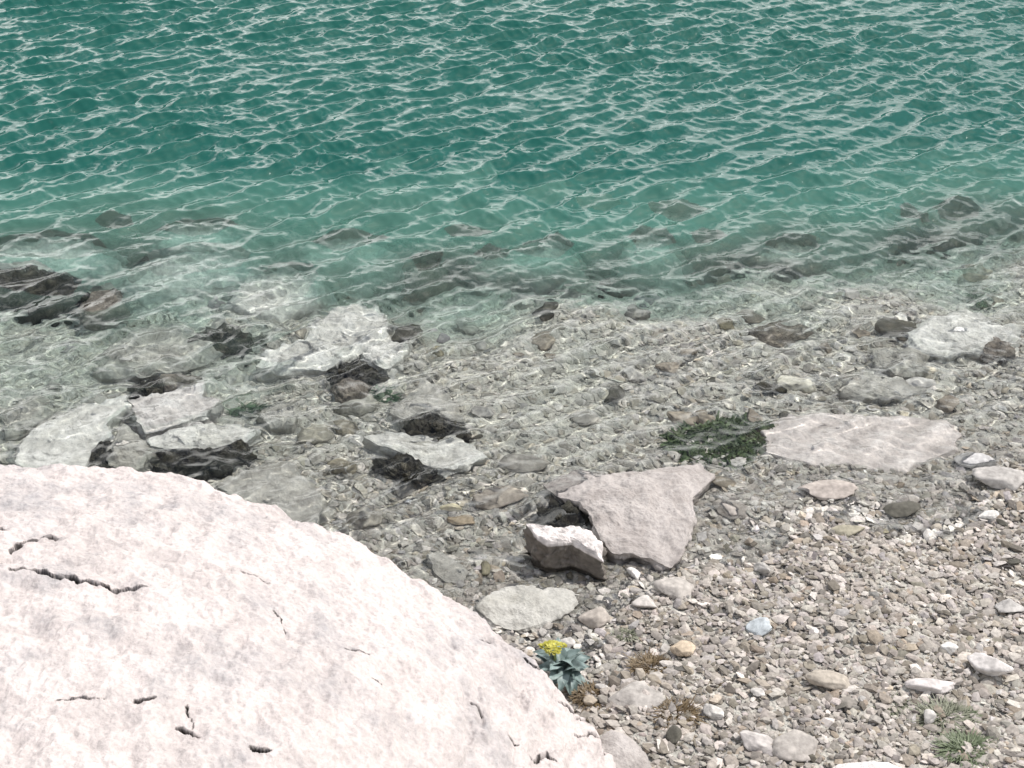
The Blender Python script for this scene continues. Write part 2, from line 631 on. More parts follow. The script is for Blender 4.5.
# --- the big boulder in front
CRACKS = [  # pixel polylines, half width (m), depth (m)
    ([(12, 553), (18, 546), (30, 540), (44, 539), (58, 541)], 0.012, 0.08),
    ([(-20, 563), (0, 566), (14, 565)], 0.007, 0.05),
    ([(12, 571), (22, 570), (40, 574), (62, 580), (90, 586), (110, 589), (128, 590), (146, 590)], 0.010, 0.08),
    ([(55, 702), (66, 702), (84, 700), (106, 700)], 0.0045, 0.04),
    ([(134, 706), (144, 702), (156, 700)], 0.008, 0.05),
    ([(176, 728), (186, 732), (200, 736)], 0.006, 0.05),
    ([(186, 705), (190, 720), (194, 732)], 0.0018, 0.008),
    ([(240, 575), (256, 579), (272, 584)], 0.0022, 0.015),
    ([(272, 608), (281, 620), (286, 632)], 0.0018, 0.012),
    ([(346, 648), (358, 653), (372, 661)], 0.0035, 0.02),
    ([(372, 680), (382, 682)], 0.004, 0.03),
    ([(250, 750), (262, 751), (274, 753)], 0.0045, 0.03),
    ([(522, 655), (530, 662), (540, 668)], 0.006, 0.04),
    ([(508, 734), (514, 742), (520, 748)], 0.003, 0.02),
    ([(532, 760), (545, 756), (556, 762)], 0.009, 0.06),
    ([(560, 706), (576, 712), (588, 716)], 0.005, 0.03),
    ([(575, 735), (590, 737), (606, 744)], 0.005, 0.03),
    ([(470, 700), (478, 706), (482, 716)], 0.003, 0.02),
    ([(480, 637), (490, 640)], 0.005, 0.03),
    ([(0, 527), (6, 529)], 0.005, 0.03),
]
RIM = [at(-60, 462, .92), at(0, 465, .90), at(60, 467, .89), at(130, 470, .88), at(170, 473, .87), at(208, 483, .86), at(214, 491, .85), at(262, 506, .84),
       at(300, 520, .82), at(345, 535, .80), at(380, 552, .77), at(420, 577, .73), at(462, 602, .68), at(500, 630, .62), at(530, 655, .56),
       at(560, 690, .47), at(582, 722, .38), at(598, 745, .31), at(606, 768, .25), at(620, 800, .2)]
RIM = [list(p) for p in RIM] + [[.55, 2.6, .2], [.5, 1.9, .2], [.2, 1.1, .2], [-.8, .5, .3], [-2.0, .3, .3], [-3.2, .9, .4], [-3.7, 2.2, .6], [-3.5, 3.4, .8], [-2.9, 4.15, .9]]


def carve(co, side):
    top = co[:, 2].copy()
    cut = np.zeros(len(co))
    lip = np.zeros(len(co))
    crack_tone = np.zeros(len(co))
    for k, (line, wid, deep) in enumerate(CRACKS):
        w3 = []
        for x, y in line:                         # march the view ray down to the boulder's top
            best = None
            for z in np.linspace(1.45, .2, 126):
                p = at(x, y, z)
                r0 = p[:2] - np.array(BC)
                a = math.atan2(r0[1], r0[0])
                rr = np.interp(a, RA, RR, period=2 * math.pi)
                zz = np.interp(a, RA, RZ, period=2 * math.pi)
                q = np.hypot(*r0) / rr
                zs = BZ + (zz - BZ) * min(q, 1.3) ** BP
                if z <= zs:
                    break
            w3.append(p)
        w3 = np.array(w3)
        lo, hi = w3.min(0) - .08, w3.max(0) + .08
        sel = np.where((co[:, 0] > lo[0]) & (co[:, 0] < hi[0]) & (co[:, 1] > lo[1]) & (co[:, 1] < hi[1]))[0]
        if not len(sel):
            continue
        q = co[sel, :2] + 0.009 * np.stack([perlin(co[sel] * 20), perlin(co[sel] * 20 + 50)], -1) + 0.004 * np.stack([perlin(co[sel] * 70), perlin(co[sel] * 70 + 50)], -1)
        d = np.full(len(sel), 9.)
        s = np.zeros(len(sel))
        L = len(w3) - 1
        for i in range(L):
            a, b = w3[i, :2], w3[i + 1, :2]
            t = np.clip(((q - a) @ (b - a)) / max((b - a) @ (b - a), 1e-9), 0, 1)
            dd = np.hypot(*(q - (a + t[:, None] * (b - a))).T)
            s = np.where(dd < d, (i + t) / L, s)
            d = np.minimum(d, dd)
        taper = np.clip(np.minimum(s, 1 - s) * 6 + .35, 0, 1)
        wv = 1.1 * wid * taper * (1.25 - .75 * s) * np.clip(1 + .9 * perlin(co[sel] * 34 + k), .15, 2)
        c_ = 1.3 * deep * np.clip(2.2 * (1.1 - d / wv), 0, 1)
        cut[sel] = np.maximum(cut[sel], c_)
        crack_tone[sel] = np.maximum(crack_tone[sel], np.clip(3.0 * (1.3 - d / wv), 0, 1))
        lip[sel] = np.maximum(lip[sel], wid * .6 * np.exp(-(d / (wid * 4)) ** 2))
    co[:, 2] = top - cut - lip * .15
    # thin ledges stepping down the flank by the plant
    x, y = co[:, 0], co[:, 1]
    m_ = np.clip((x - (-.35)) / .35, 0, 1) * np.clip((co[:, 2] - .1) / .2, 0, 1)
    t = (co[:, 2] + .25 * x + .03 * perlin(co * 5)) / .075
    co[:, 2] -= m_ * .020 * (np.abs((t % 1) * 2 - 1) ** 3)
    return co, np.stack([1 - crack_tone] * 3, -1)


BC, BZ, BP = (-1.5, 1.9), 1.36, 1.75
_r = np.array(RIM)
_pts = np.concatenate([_r[i] + (_r[(i + 1) % len(_r)] - _r[i]) * np.linspace(0, 1, 40, endpoint=False)[:, None] for i in range(len(_r))])
RA = np.arctan2(_pts[:, 1] - BC[1], _pts[:, 0] - BC[0])
_o = np.argsort(RA)
RR = np.hypot(_pts[:, 0] - BC[0], _pts[:, 1] - BC[1])[_o]
RZ = _pts[_o, 2]
RA = RA[_o]
# the cracks go near-black: mix it in by the 'tone' attribute
_n, _k = M_BOULDER.node_tree.nodes, M_BOULDER.node_tree.links.new
_a = _n.new('ShaderNodeAttribute')
_a.attribute_name = 'tone'
_m = _n.new('ShaderNodeMix')
_m.data_type = 'RGBA'
_B = _n['Principled BSDF']
_src = _B.inputs['Base Color'].links[0].from_socket
_k(_a.outputs['Fac'], _m.inputs[0])
_m.inputs[6].default_value = (0.012, 0.009, 0.008, 1)
_k(_src, _m.inputs[7])
_k(_m.outputs[2], _B.inputs['Base Color'])
b = radial_rock('boulder', RIM, BZ, -0.25, M_BOULDER, 3, nt=1500, nr=640, p=BP, flare=.10, rough=.020, freq=9, center=BC,
                dense=(R(-15), R(125), .84), jag=.006, skirt=60, extra=carve)
tag(b, 'huge pale pinkish white limestone boulder with dark cracks, rising over the shore', 'boulder')

# --- rocks at and under the water's edge
T = traced
T('rock', 'largest pinkish rock on the waterline, dry on top with a straggling wet edge',
  [(542, 484), (575, 470), (610, 474), (640, 471), (672, 466), (700, 463), (713, 478), (694, 495), (692, 520), (686, 545), (672, 566), (650, 557), (612, 552), (600, 538), (592, 518), (580, 502), (556, 496)],
  [-.025, -.02, -.005, .012, .015, .01, .01, .03, .045, .04, .025, .04, .05, .06, .05, .03, .0], .065, M_PINK, 21, nt=360, nr=150, facets=0.054, rough=0.0160, flare=-.12, freq=10)
def side_shade_tone(co, side):
    c = np.where((side > .3)[:, None], np.array([[.13, .115, .10]]), np.array([[.56, .52, .50]]))  # side colour holds the block's shade as well as damp brown
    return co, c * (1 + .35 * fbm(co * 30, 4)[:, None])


T('rock', 'small block with bright white top and shade-painted damp brown face beside the largest pinkish rock',
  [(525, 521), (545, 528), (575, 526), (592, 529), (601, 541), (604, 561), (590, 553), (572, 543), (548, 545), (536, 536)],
  [.15, .15, .14, .14, .13, .10, .11, .13, .13, .15], .155, M_COBBLE, 22, base=-.05, nt=260, nr=90, facets=0.036, rough=0.0162, flare=.0, freq=14, extra=side_shade_tone)
T('rock', 'long flat pale slab just under the water next to the dark green weed',
  [(764, 430), (790, 417), (840, 414), (875, 418), (900, 415), (945, 420), (958, 435), (955, 450), (925, 462), (885, 471), (850, 465), (800, 462), (770, 452)],
  -.045, -.035, M_SLAB, 23, nt=360, nr=130, facets=0.013, rough=0.0162, flare=.15, jag=.03)
T('rock', 'pale triangular rock under shallow water furthest out along the gravel shallows',
  [(912, 337), (935, 318), (962, 311), (988, 315), (1016, 326), (1010, 340), (985, 350), (950, 354), (925, 350)],
  -.10, -.03, M_PALE, 24, rel=0.08, facets=0.090, rough=0.0270, flare=.3)
T('rock', 'upright dark rock pointed to its brown neighbour in the clear green shallows',
  [(896, 212), (905, 207), (914, 212), (924, 222), (931, 232), (922, 234), (908, 226), (897, 222)],
  -.22, -.14, M_DARK, 25, rel=.9, cap=-0.13, facets=0.135, flare=.3)
T('rock', 'long grey brown rock lying beside the upright dark rock in the green shallows',
  [(926, 214), (945, 206), (968, 206), (982, 214), (980, 226), (955, 231), (935, 228)],
  -.24, -.17, M_BROWN, 26, rel=.9, cap=-0.15, facets=0.090, flare=.3)
T('rock', 'tent shaped grey rock with a black hollow under its near edge',
  [(388, 412), (403, 397), (421, 380), (442, 385), (455, 403), (466, 420), (452, 421), (436, 414), (418, 414), (404, 420)],
  -.045, -.028, M_GREY, 27, base=-.3, facets=0.045, flare=-.12, nt=260, rough=0.0216)
T('rock', 'pale flat ledge rock lying right below the tent shaped grey rock',
  [(362, 437), (385, 431), (420, 434), (452, 436), (470, 442), (487, 457), (470, 464), (442, 470), (420, 462), (400, 452), (380, 446)],
  -.04, -.026, M_PALE, 28, facets=0.027, flare=-.12, nt=260, rough=0.0216)
T('rock', 'smooth grey kite shaped slab touching the far edge of the boulder',
  [(216, 486), (240, 472), (262, 466), (288, 461), (305, 478), (321, 498), (322, 512), (316, 524), (290, 526), (250, 508)],
  -.045, -.03, M_GREY, 29, facets=0.018, flare=.1, nt=260, rough=0.0162)
T('rock', 'angular pale stone block between the tent rock and the white shelves',
  [(258, 414), (266, 404), (282, 399), (296, 402), (301, 413), (292, 423), (270, 426)],
  -.03, -.005, M_GREY, 30, rel=0.08, facets=0.113, flare=.1, cat='rock')
T('rock', 'biggest wavy edged submerged slab above a black hollow',
  [(252, 366), (268, 350), (300, 338), (322, 322), (332, 308), (350, 302), (376, 306), (389, 320), (384, 336), (366, 350), (345, 356), (326, 368), (300, 368)],
  -.10, -.055, M_PALE, 31, rel=.13, cap=-.062, base=-.5, facets=0.036, flare=-.1, nt=320, nr=120, rough=0.0270, jag=.035)
T('rock', 'small light rock with dark pits at the corner of the wavy edged slab',
  [(362, 352), (376, 343), (392, 338), (406, 343), (403, 356), (388, 368), (374, 364)],
  -.08, -.04, M_PALE, 32, rel=0.13, facets=0.090, flare=.1, rough=0.0297)
T('rock', 'broad grey green submerged slab with a brown lower edge',
  [(96, 368), (104, 347), (128, 331), (152, 319), (172, 317), (192, 331), (220, 350), (206, 362), (165, 372), (120, 377)],
  -.11, -.06, M_GREY, 33, rel=0.12, base=-.5, facets=0.036, flare=-.1, nt=320, nr=120, rough=0.0270)
T('rock', 'wide flat bluish grey slab just behind the crest of the boulder',
  [(15, 462), (22, 440), (42, 425), (72, 412), (104, 398), (128, 396), (130, 404), (106, 424), (112, 434), (92, 447), (84, 470), (40, 474)],
  -.045, -.03, M_PALE, 34, facets=0.018, flare=-.08, nt=320, nr=120, rough=0.0189)
T('rock', 'whitest shelf of rock with a torn upper edge near the surface',
  [(128, 400), (152, 393), (178, 388), (206, 384), (202, 395), (222, 399), (206, 414), (170, 427), (146, 431), (136, 416)],
  -.045, -.03, M_WHITE, 35, facets=0.023, flare=-.08, nt=320, rough=0.0216, jag=.04)
T('rock', 'long pale shelf under the whitest shelf, sloping to a dark gap',
  [(148, 438), (176, 430), (205, 424), (236, 424), (256, 430), (248, 440), (205, 450), (170, 449), (152, 446)],
  -.045, -.03, M_PALE, 36, facets=0.023, flare=-.2, nt=300, rough=0.0243, jag=.04)
T('rock', 'short grey wedge of rock between the bluish slab and the pale shelves',
  [(108, 462), (112, 440), (124, 424), (138, 432), (150, 450), (142, 466), (126, 470)],
  -.05, -.02, M_GREY, 37, facets=0.090, flare=.1, rough=0.0216)
T('rock', 'striped dark and light rock standing in the teal shallows',
  [(76, 308), (92, 293), (112, 288), (124, 298), (122, 306), (106, 314), (88, 316)],
  -.13, -.07, M_BROWN, 38, rel=.9, cap=-0.06, facets=0.135, flare=.1, rough=0.0270)
T('rock', 'large yellowish submerged slab over the longest black gap',
  [(-30, 268), (-20, 248), (20, 240), (55, 236), (98, 240), (118, 252), (100, 266), (60, 270), (20, 266)],
  -.22, -.13, M_PALE, 39, rel=.9, cap=-0.12, base=-.8, facets=0.045, flare=.7, nt=300, rough=0.0297)
T('rock', 'smooth green tinted slab in deeper water beyond the striped rock',
  [(124, 276), (150, 258), (190, 250), (235, 250), (262, 262), (250, 278), (200, 286), (150, 288)],
  -.22, -.14, M_PALE, 40, rel=.9, cap=-0.15, facets=0.045, flare=.7, nt=260, rough=0.0270)
T('rock', 'pale mint coloured slab lying beyond the biggest wavy edged slab',
  [(232, 300), (246, 278), (280, 266), (318, 268), (326, 284), (312, 302), (280, 312), (250, 312)],
  -.2, -.13, M_PALE, 41, rel=.9, cap=-0.12, facets=0.045, flare=.7, nt=260, rough=0.0270)
T('rock', 'soft grey rounded slab under still water beside the boulder and the flowering plant',
  [(478, 608), (492, 592), (512, 586), (540, 585), (572, 590), (578, 600), (562, 612), (540, 624), (516, 630), (494, 624)],
  .012, .026, M_GREY, 42, facets=0.023, flare=.2, nt=280, rough=0.0135)
T('rock', 'small grey tongue shaped rock between boulder and gravel shallows',
  [(428, 556), (440, 552), (456, 560), (468, 572), (462, 582), (446, 582), (434, 572)],
  -.04, -.025, M_GREY, 43, facets=0.045, flare=.1)
T('rock', 'grey rock wedged at the foot of the boulder beside the dry gravel',
  [(598, 738), (612, 730), (630, 736), (646, 752), (652, 766), (640, 780), (610, 780)],
  .17, .19, M_PINK, 44, facets=0.068, flare=.1)
T('rock', 'bright white rock cut off by the bottom edge of the view',
  [(822, 772), (845, 763), (870, 761), (892, 763), (912, 771), (915, 800), (880, 830), (835, 820)],
  .24, .30, M_WHITE, 45, facets=0.045, flare=.2)
for k, (pts, zz, mat, lab) in enumerate([
    ([(568, 214), (590, 206), (612, 210), (625, 220), (606, 226), (580, 224)], -.5, M_DARK, 'dark rock in green water above the weedy middle shallows'),
    ([(686, 240), (702, 232), (722, 236), (730, 246), (712, 252), (692, 250)], -.3, M_BROWN, 'brown edged rock in pale green water, alone between weed and shore slab'),
    ([(440, 238), (462, 230), (486, 233), (498, 240), (478, 247), (452, 246)], -.4, M_DARK, 'long dark rock among mint coloured stones in the middle depths'),
    ([(428, 214), (450, 198), (484, 192), (508, 202), (500, 218), (460, 224)], -.45, M_PALE, 'pale mint rock where the bottom begins to drop away'),
    ([(504, 258), (526, 244), (560, 240), (580, 252), (560, 264), (524, 266)], -.3, M_PALE, 'low pale green rock in the middle of the shallows'),
    ([(622, 244), (640, 232), (668, 236), (680, 250), (656, 258), (634, 256)], -.3, M_PALE, 'angular light rock near the brown edged rock'),
    ([(92, 228), (112, 218), (134, 222), (138, 232), (116, 238)], -.5, M_DARK, 'small dim rock in ripples beyond the yellowish slab'),
    ([(406, 264), (428, 256), (446, 262), (440, 276), (418, 280)], -.28, M_BROWN, 'squat brown green rock beyond the pitted light rock'),
    ([(368, 196), (392, 188), (412, 192), (408, 202), (384, 206)], -.6, M_DARK, 'dim dark rock farthest out in the green water'),
    ([(300, 250), (330, 238), (372, 236), (398, 246), (372, 256), (330, 258)], -.4, M_PALE, 'wide mint slab lying left of the squat brown green rock'),
    ([(150, 236), (180, 224), (222, 222), (246, 232), (222, 242), (176, 244)], -.4, M_PALE, 'flat mint slab in ripples beyond the smooth green tinted slab'),
    ([(516, 222), (540, 208), (566, 208), (574, 222), (548, 232)], -.4, M_GREY, 'grey mint rock between the far pale rock and the dark one'),
    ([(470, 262), (488, 250), (512, 254), (510, 266), (486, 272)], -.3, M_GREY, 'small grey rock at the left end of the low pale green rock'),
    ([(640, 214), (664, 206), (700, 208), (716, 218), (690, 226), (656, 224)], -.3, M_GREY, 'grey green slab between the dark rock and the brown edged rock'),
    ([(752, 250), (782, 240), (818, 244), (826, 254), (796, 260), (762, 258)], -.3, M_GREY, 'thin grey slab alone in the clear water right of the brown edged rock'),
    ([(600, 282), (622, 272), (650, 274), (656, 284), (628, 290)], -.3, M_BROWN, 'olive brown rock beside the dull green algae streak'),
    ([(982, 345), (996, 338), (1010, 344), (1012, 354), (996, 358), (984, 354)], -.08, M_BROWN, 'round grey brown rock beside the pale triangular rock'),
    ([(752, 330), (775, 322), (800, 326), (806, 336), (780, 342), (758, 340)], -.1, M_BROWN, 'bluish brown rock breaking the calm gravel shallows'),
    ([(838, 388), (862, 376), (900, 378), (925, 388), (905, 398), (860, 398)], -.05, M_GREY, 'streaky grey slab just beyond the long flat pale slab'),
    ([(872, 350), (900, 344), (930, 354), (925, 368), (895, 372), (876, 364)], -.06, M_GREY, 'mottled grey rock with a light rim below the pale triangular rock'),
    ([(0, 415), (12, 404), (40, 400), (58, 410), (30, 428), (4, 436)], -.05, M_GREY, 'grey slab half hidden beyond the wide bluish slab'),
    ([(330, 386), (348, 378), (366, 384), (364, 396), (342, 400)], -.06, M_BROWN, 'flat purple brown stone between the wavy slab and tent rock'),
    ([(150, 380), (172, 374), (196, 374), (198, 382), (168, 388)], -.05, M_BROWN, 'thin brown rock above the torn edge of the whitest shelf'),
]):
    T('rock', lab, pts, zz, zz + .05, (mat if pts[0][1] > 270 or mat not in (M_DARK, M_BROWN) else M_BROWN) , 60 + k, rel=.07 if pts[0][1] > 270 else .9, cap=-.04 if pts[0][1] > 270 else -.12, facets=0.045, flare=.1 if pts[0][1] > 270 else 1.1, nt=160, nr=60, rough=0.0270)

# near-black rocks added in place of the shade in hollows under the slabs
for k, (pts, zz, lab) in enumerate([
    ([(-20, 290), (0, 268), (36, 266), (60, 276), (84, 284), (72, 300), (30, 298)], -.28, 'long black rock standing in for shade in the gap under the yellowish slab'),
    ([(330, 376), (342, 364), (360, 360), (380, 372), (370, 382), (345, 384)], -.15, 'black rock standing in for shade in the hollow under the wavy edged slab'),
    ([(408, 432), (414, 420), (434, 414), (456, 422), (462, 434), (440, 438)], -.06, 'black rock standing in for shade in the hollow of the tent shaped grey rock'),
    ([(196, 340), (210, 328), (236, 326), (262, 336), (250, 348), (212, 350)], -.2, 'black rock standing in for shade between the grey green slab and the mint slab'),
    ([(84, 466), (92, 448), (104, 438), (112, 446), (110, 466), (96, 474)], -.06, 'black rock standing in for shade in the notch behind the boulder crest'),
    ([(150, 462), (176, 452), (214, 452), (246, 440), (250, 452), (214, 466), (176, 472)], -.07, 'long black rock standing in for shade in the gap below the pale shelf'),
    ([(380, 462), (400, 456), (428, 464), (436, 474), (410, 478), (388, 472)], -.04, 'brown black rock standing in for shade below the pale ledge rock'),
    ([(540, 512), (556, 502), (578, 504), (586, 520), (566, 528), (546, 526)], -.02, 'mottled dark rock standing in for shade against the largest pinkish rock'),
    ([(130, 388), (142, 380), (160, 382), (164, 392), (144, 396)], -.06, 'small black rock standing in for shade above the whitest shelf'),
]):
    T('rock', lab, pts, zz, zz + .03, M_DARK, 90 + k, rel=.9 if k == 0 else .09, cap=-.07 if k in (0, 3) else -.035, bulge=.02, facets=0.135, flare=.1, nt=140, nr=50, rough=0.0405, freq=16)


# the water is only as deep as the rocks under it leave it
_wx, _wy = Xw.ravel(), Yw.ravel()
for pl, zt_ in ROCK_TOPS[1:]:
    if zt_ < -.09:
        pl = pl.mean(0) + (pl - pl.mean(0)) * .86
    lo_, hi_ = pl.min(0), pl.max(0)
    ix = np.where((_wx > lo_[0]) & (_wx < hi_[0]) & (_wy > lo_[1]) & (_wy < hi_[1]))[0]
    if len(ix):
        ix = ix[in_poly(_wx[ix], _wy[ix], pl)]
        wt = .7 if zt_ > -.09 else .5
        dep[ix] = np.minimum(dep[ix], (1 - wt) * dep[ix] + wt * max(-zt_, .02))
water.data.attributes['depth'].data.foreach_set('value', dep)

# ---------------------------------------------------------------- pebbles
def icosphere(sub):
    import bmesh
    bm = bmesh.new()
    bmesh.ops.create_icosphere(bm, subdivisions=sub, radius=1)
    v = np.array([x.co[:] for x in bm.verts])
    f = np.array([[x.index for x in fc.verts] for fc in bm.faces])
    bm.free()
    return v, f


def chip(v, rs, n=11, k=26.0, dev=.5):
    """a rounded polyhedron from random cutting planes"""
    nrm = rs.randn(n, 3)
    nrm /= np.linalg.norm(nrm, axis=1)[:, None]
    h = 0.58 + dev * rs.rand(n)
    d = v / np.linalg.norm(v, axis=1)[:, None]
    inv = np.maximum(d @ nrm.T, 1e-4) / h
    r = 1.0 / (np.sum(inv ** k, 1) + 0.8 ** k) ** (1 / k)
    return d * r[:, None]


def tone(rs, n, dry):
    """stone colours, n x 3, albedo"""
    base = np.array([(.37, .345, .32), (.33, .31, .285), (.42, .395, .375), (.27, .245, .21), (.52, .495, .47), (.33, .285, .235), (.20, .185, .16), (.33, .315, .315)])
    pr = np.array([.26, .22, .17, .12, .08, .05, .05, .05])
    c = base[rs.choice(8, n, p=pr / pr.sum())] * (1 + .23 * rs.randn(n, 1)) * (1 + .012 * rs.randn(n, 3))
    wet = np.array([1.0, 1.0, .97])[None] * c
    return np.clip(np.where(dry[:, None], c * np.array([.86, .832, .80]), wet * 1.06), .02, .75)


def pebble_mesh(name, n, seed, ymin, ymax, smed, smax, sub=1):
    rs = np.random.RandomState(seed)
    y = np.where(rs.rand(n) < .26, ymin + 2.7 * rs.rand(n), ymin + (ymax - ymin) * rs.rand(n))
    half = 0.364 * (y * CP + CAM_H * SP) + .35
    x = (rs.rand(n) * 2 - 1) * 4.4
    keep = (np.abs(x) < half)
    x, y = x[keep], y[keep]
    keep = ~in_poly(x, y, np.array(RIM)[:, :2] * .97 + np.array(BC) * .03)
    x, y = x[keep], y[keep]
    cl = perlin(np.stack([x * 1.6, y * 1.6, x * 0 + seed], -1))
    dens = np.clip(1.0 - (y - 8.2) / 1.6, .12, 1) * np.clip(.85 + .8 * cl, .25, 1)
    dens = np.where((x - WA[0]) * WN[0] + (y - WA[1]) * WN[1] < .15, 1.0, dens)
    keep = rs.rand(len(x)) < dens
    for _, _, pl in FLOOR_ROCKS:
        c_ = pl.mean(0)
        keep &= ~in_poly(x, y, c_ + (pl[::8] - c_) * .97)
    x, y = x[keep], y[keep]
    n = len(x)
    s = np.minimum(smed * np.exp(.48 * rs.randn(n)), smax)
    v0, f0 = icosphere(sub)
    var = np.stack([chip(v0, rs) for _ in range(48)])
    V = var[rs.randint(48, size=n)]
    asp = np.stack([np.ones(n), .55 + .4 * rs.rand(n), .16 + .26 * rs.rand(n)], -1)
    V = V * (asp * s[:, None])[:, None, :]
    ax, ay, az = rs.randn(n) * .30, rs.randn(n) * .30, R(-20) + rs.randn(n) * .9
    for ang, (i, j) in ((ax, (1, 2)), (ay, (0, 2)), (az, (0, 1))):
        c, s_ = np.cos(ang)[:, None], np.sin(ang)[:, None]
        a, b_ = V[:, :, i].copy(), V[:, :, j].copy()
        V[:, :, i] = c * a - s_ * b_
        V[:, :, j] = s_ * a + c * b_
    gz = ground_z(x, y) + .028 * fbm(np.stack([x, y, x * 0], -1) * 2.3, 3)
    z = gz + s * asp[:, 2] * .45 + rs.rand(n) * .006
    V[:, :, 0] += x[:, None]
    V[:, :, 1] += y[:, None]
    V[:, :, 2] += z[:, None]
    nv = len(v0)
    Fc = (f0[None] + (np.arange(n) * nv)[:, None, None]).reshape(-1, 3)
    dry = gz > -.004
    tn = tone(rs, n, dry)
    silt = (np.clip((-gz - .08) / .2, 0, 1) * .75)[:, None]  # silt, lightened further to offset sun missing on the deeper bed
    tn = tn * (1 - silt) + np.array([.72, .72, .65]) * silt
    cols = np.repeat(tn, nv, 0)
    o = link(name, mesh_from(name, V.reshape(-1, 3), Fc, False, cols), M_PEBBLE)
    o['kind'] = 'stuff'
    o['label'] = 'countless angular limestone pebbles and chips covering beach and shallow lake bed'
    return o


pebble_mesh('pebbles', 185000, 5, 2.9, 9.4, .0138, .040)

# ---------------------------------------------------------------- single cobbles
ICO3 = icosphere(4)
COBBLES = []


def cobble(x, y, size, asp, rz, col, seed, z=None, tilt=.12, name='cobble', sink=.35):
    rs = np.random.RandomState(seed)
    v, f = ICO3
    V = chip(v, rs, 13, 46.0, .5)
    V = V * (1 + .09 * fbm(V * 2.2 + seed, 4)[:, None])
    V = V * np.array([1, asp[0], asp[1]]) * size
    me = mesh_from(name, V, f, True, np.clip(np.tile(col, (len(V), 1)) * (1 + .25 * fbm(V / size * 1.7 + seed, 3)[:, None]), .01, .8))
    o = link(name, me, M_COBBLE)
    gz = float(ground_z(np.array(x), np.array(y)))
    o.location = (x, y, (gz + size * asp[1] * (1 - sink) * .75 + .008) if z is None else z)
    o.rotation_euler = (rs.randn() * tilt, rs.randn() * tilt, rz)
    COBBLES.append((x, y, size))
    return o


HAND = [  # px, py, length in px, aspect, colour, label
    (455, 509, 22, (.55, .4), (.55, .50, .36), 'cream yellow oval stone in the shallows, upper of a stacked pair'),
    (462, 522, 24, (.5, .35), (.36, .29, .21), 'tan oval stone lying under the cream yellow one'),
    (413, 467, 17, (.7, .5), (.62, .60, .58), 'small white angular stone below the pale ledge rock'),
    (848, 533, 27, (.6, .35), (.30, .275, .21), 'olive tan flat stone alone on the gravel beach below the pale slab'),
    (832, 684, 40, (.45, .3), (.36, .32, .27), 'orange tan long stone on the dry beach'),
    (757, 629, 22, (.75, .35), (.42, .45, .465), 'bluish white shell-like stone on the beach'),
    (683, 653, 20, (.8, .6), (.44, .36, .27), 'round tan stone with a dark hole, beyond the brown tufts'),
    (792, 384, 30, (.6, .5), (.64, .61, .52), 'cream white stone against a small dark one in the shallows'),
    (768, 389, 28, (.6, .5), (.05, .045, .03), 'near black stone touching the cream white stone'),
    (902, 362, 22, (.7, .5), (.06, .05, .045), 'dark oval stone under the rim of the mottled grey rock'),
    (912, 384, 34, (.5, .4), (.58, .56, .54), 'pale elongated stone near the streaky grey slab'),
    (676, 592, 34, (.7, .3), (.38, .35, .32), 'flat grey triangular stone below the largest pinkish rock'),
    (632, 700, 44, (.7, .25), (.36, .335, .31), 'wide flat grey stone between boulder and brown tuft'),
    (735, 512, 40, (.6, .3), (.32, .29, .26), 'brownish flat stone at the corner of the largest pinkish rock'),
    (1003, 484, 44, (.6, .4), (.35, .33, .31), 'dull grey stone near the far end of the pale slab'),
    (826, 494, 46, (.55, .25), (.34, .30, .27), 'low brown grey slab stone on the beach below the pale slab'),
    (975, 462, 30, (.6, .4), (.42, .41, .40), 'light grey stone off the tip of the long pale slab'),
    (720, 482, 22, (.6, .5), (.22, .19, .15), 'dark brown stone next to the top corner of the largest pinkish rock'),
    (340, 465, 24, (.6, .5), (.28, .25, .19), 'olive stone beyond the kite shaped slab'),
    (355, 405, 40, (.7, .4), (.36, .35, .31), 'pale rounded stone between the angular block and tent rock'),
    (310, 438, 34, (.7, .4), (.33, .31, .26), 'grey olive stone between white shelves and tent rock'),
    (348, 428, 26, (.7, .5), (.30, .27, .21), 'brownish stone near the tip of the pale ledge rock'),
    (365, 520, 40, (.6, .4), (.33, .31, .27), 'broad dull stone beside the kite shaped slab'),
    (520, 465, 40, (.6, .3), (.33, .31, .28), 'flat mottled stone beyond the corner of the largest pinkish rock'),
    (498, 500, 46, (.6, .35), (.34, .30, .26), 'pinkish brown flat stone in shallows beside the dark rock standing for shade'),
    (645, 604, 22, (.7, .4), (.45, .42, .39), 'light chip beyond the flowering plant on the dry beach'),
    (590, 620, 30, (.7, .4), (.38, .34, .30), 'grey tan stone right behind the flowering plant'),
    (1010, 610, 26, (.6, .4), (.40, .38, .36), 'grey stone on the beach edge of the view'),
    (985, 672, 34, (.6, .5), (.50, .47, .45), 'chunky light stone among dark gaps near the green tufts'),
    (930, 690, 36, (.5, .35), (.52, .48, .46), 'long light stone beyond the green tufts'),
    (800, 750, 44, (.7, .3), (.38, .35, .32), 'broad grey stone near the bottom white rock'),
    (755, 745, 34, (.6, .4), (.42, .39, .37), 'light grey stone left of the bottom white rock'),
]
for k, (px, py, ln, asp, col, lab) in enumerate(HAND):
    p0 = at(px, py, 0)
    gz = float(ground_z(p0[0], p0[1]))
    p = at(px, py, gz + .01)
    dist = p[1] * CP + (CAM_H - p[2]) * SP
    size = ln / F * dist / 2 / .86
    o = cobble(p[0], p[1], size, asp, R(random.Random(k).uniform(-25, 15)), col, 200 + k, name='stone', sink=.2)
    tag(o, lab, 'stone')

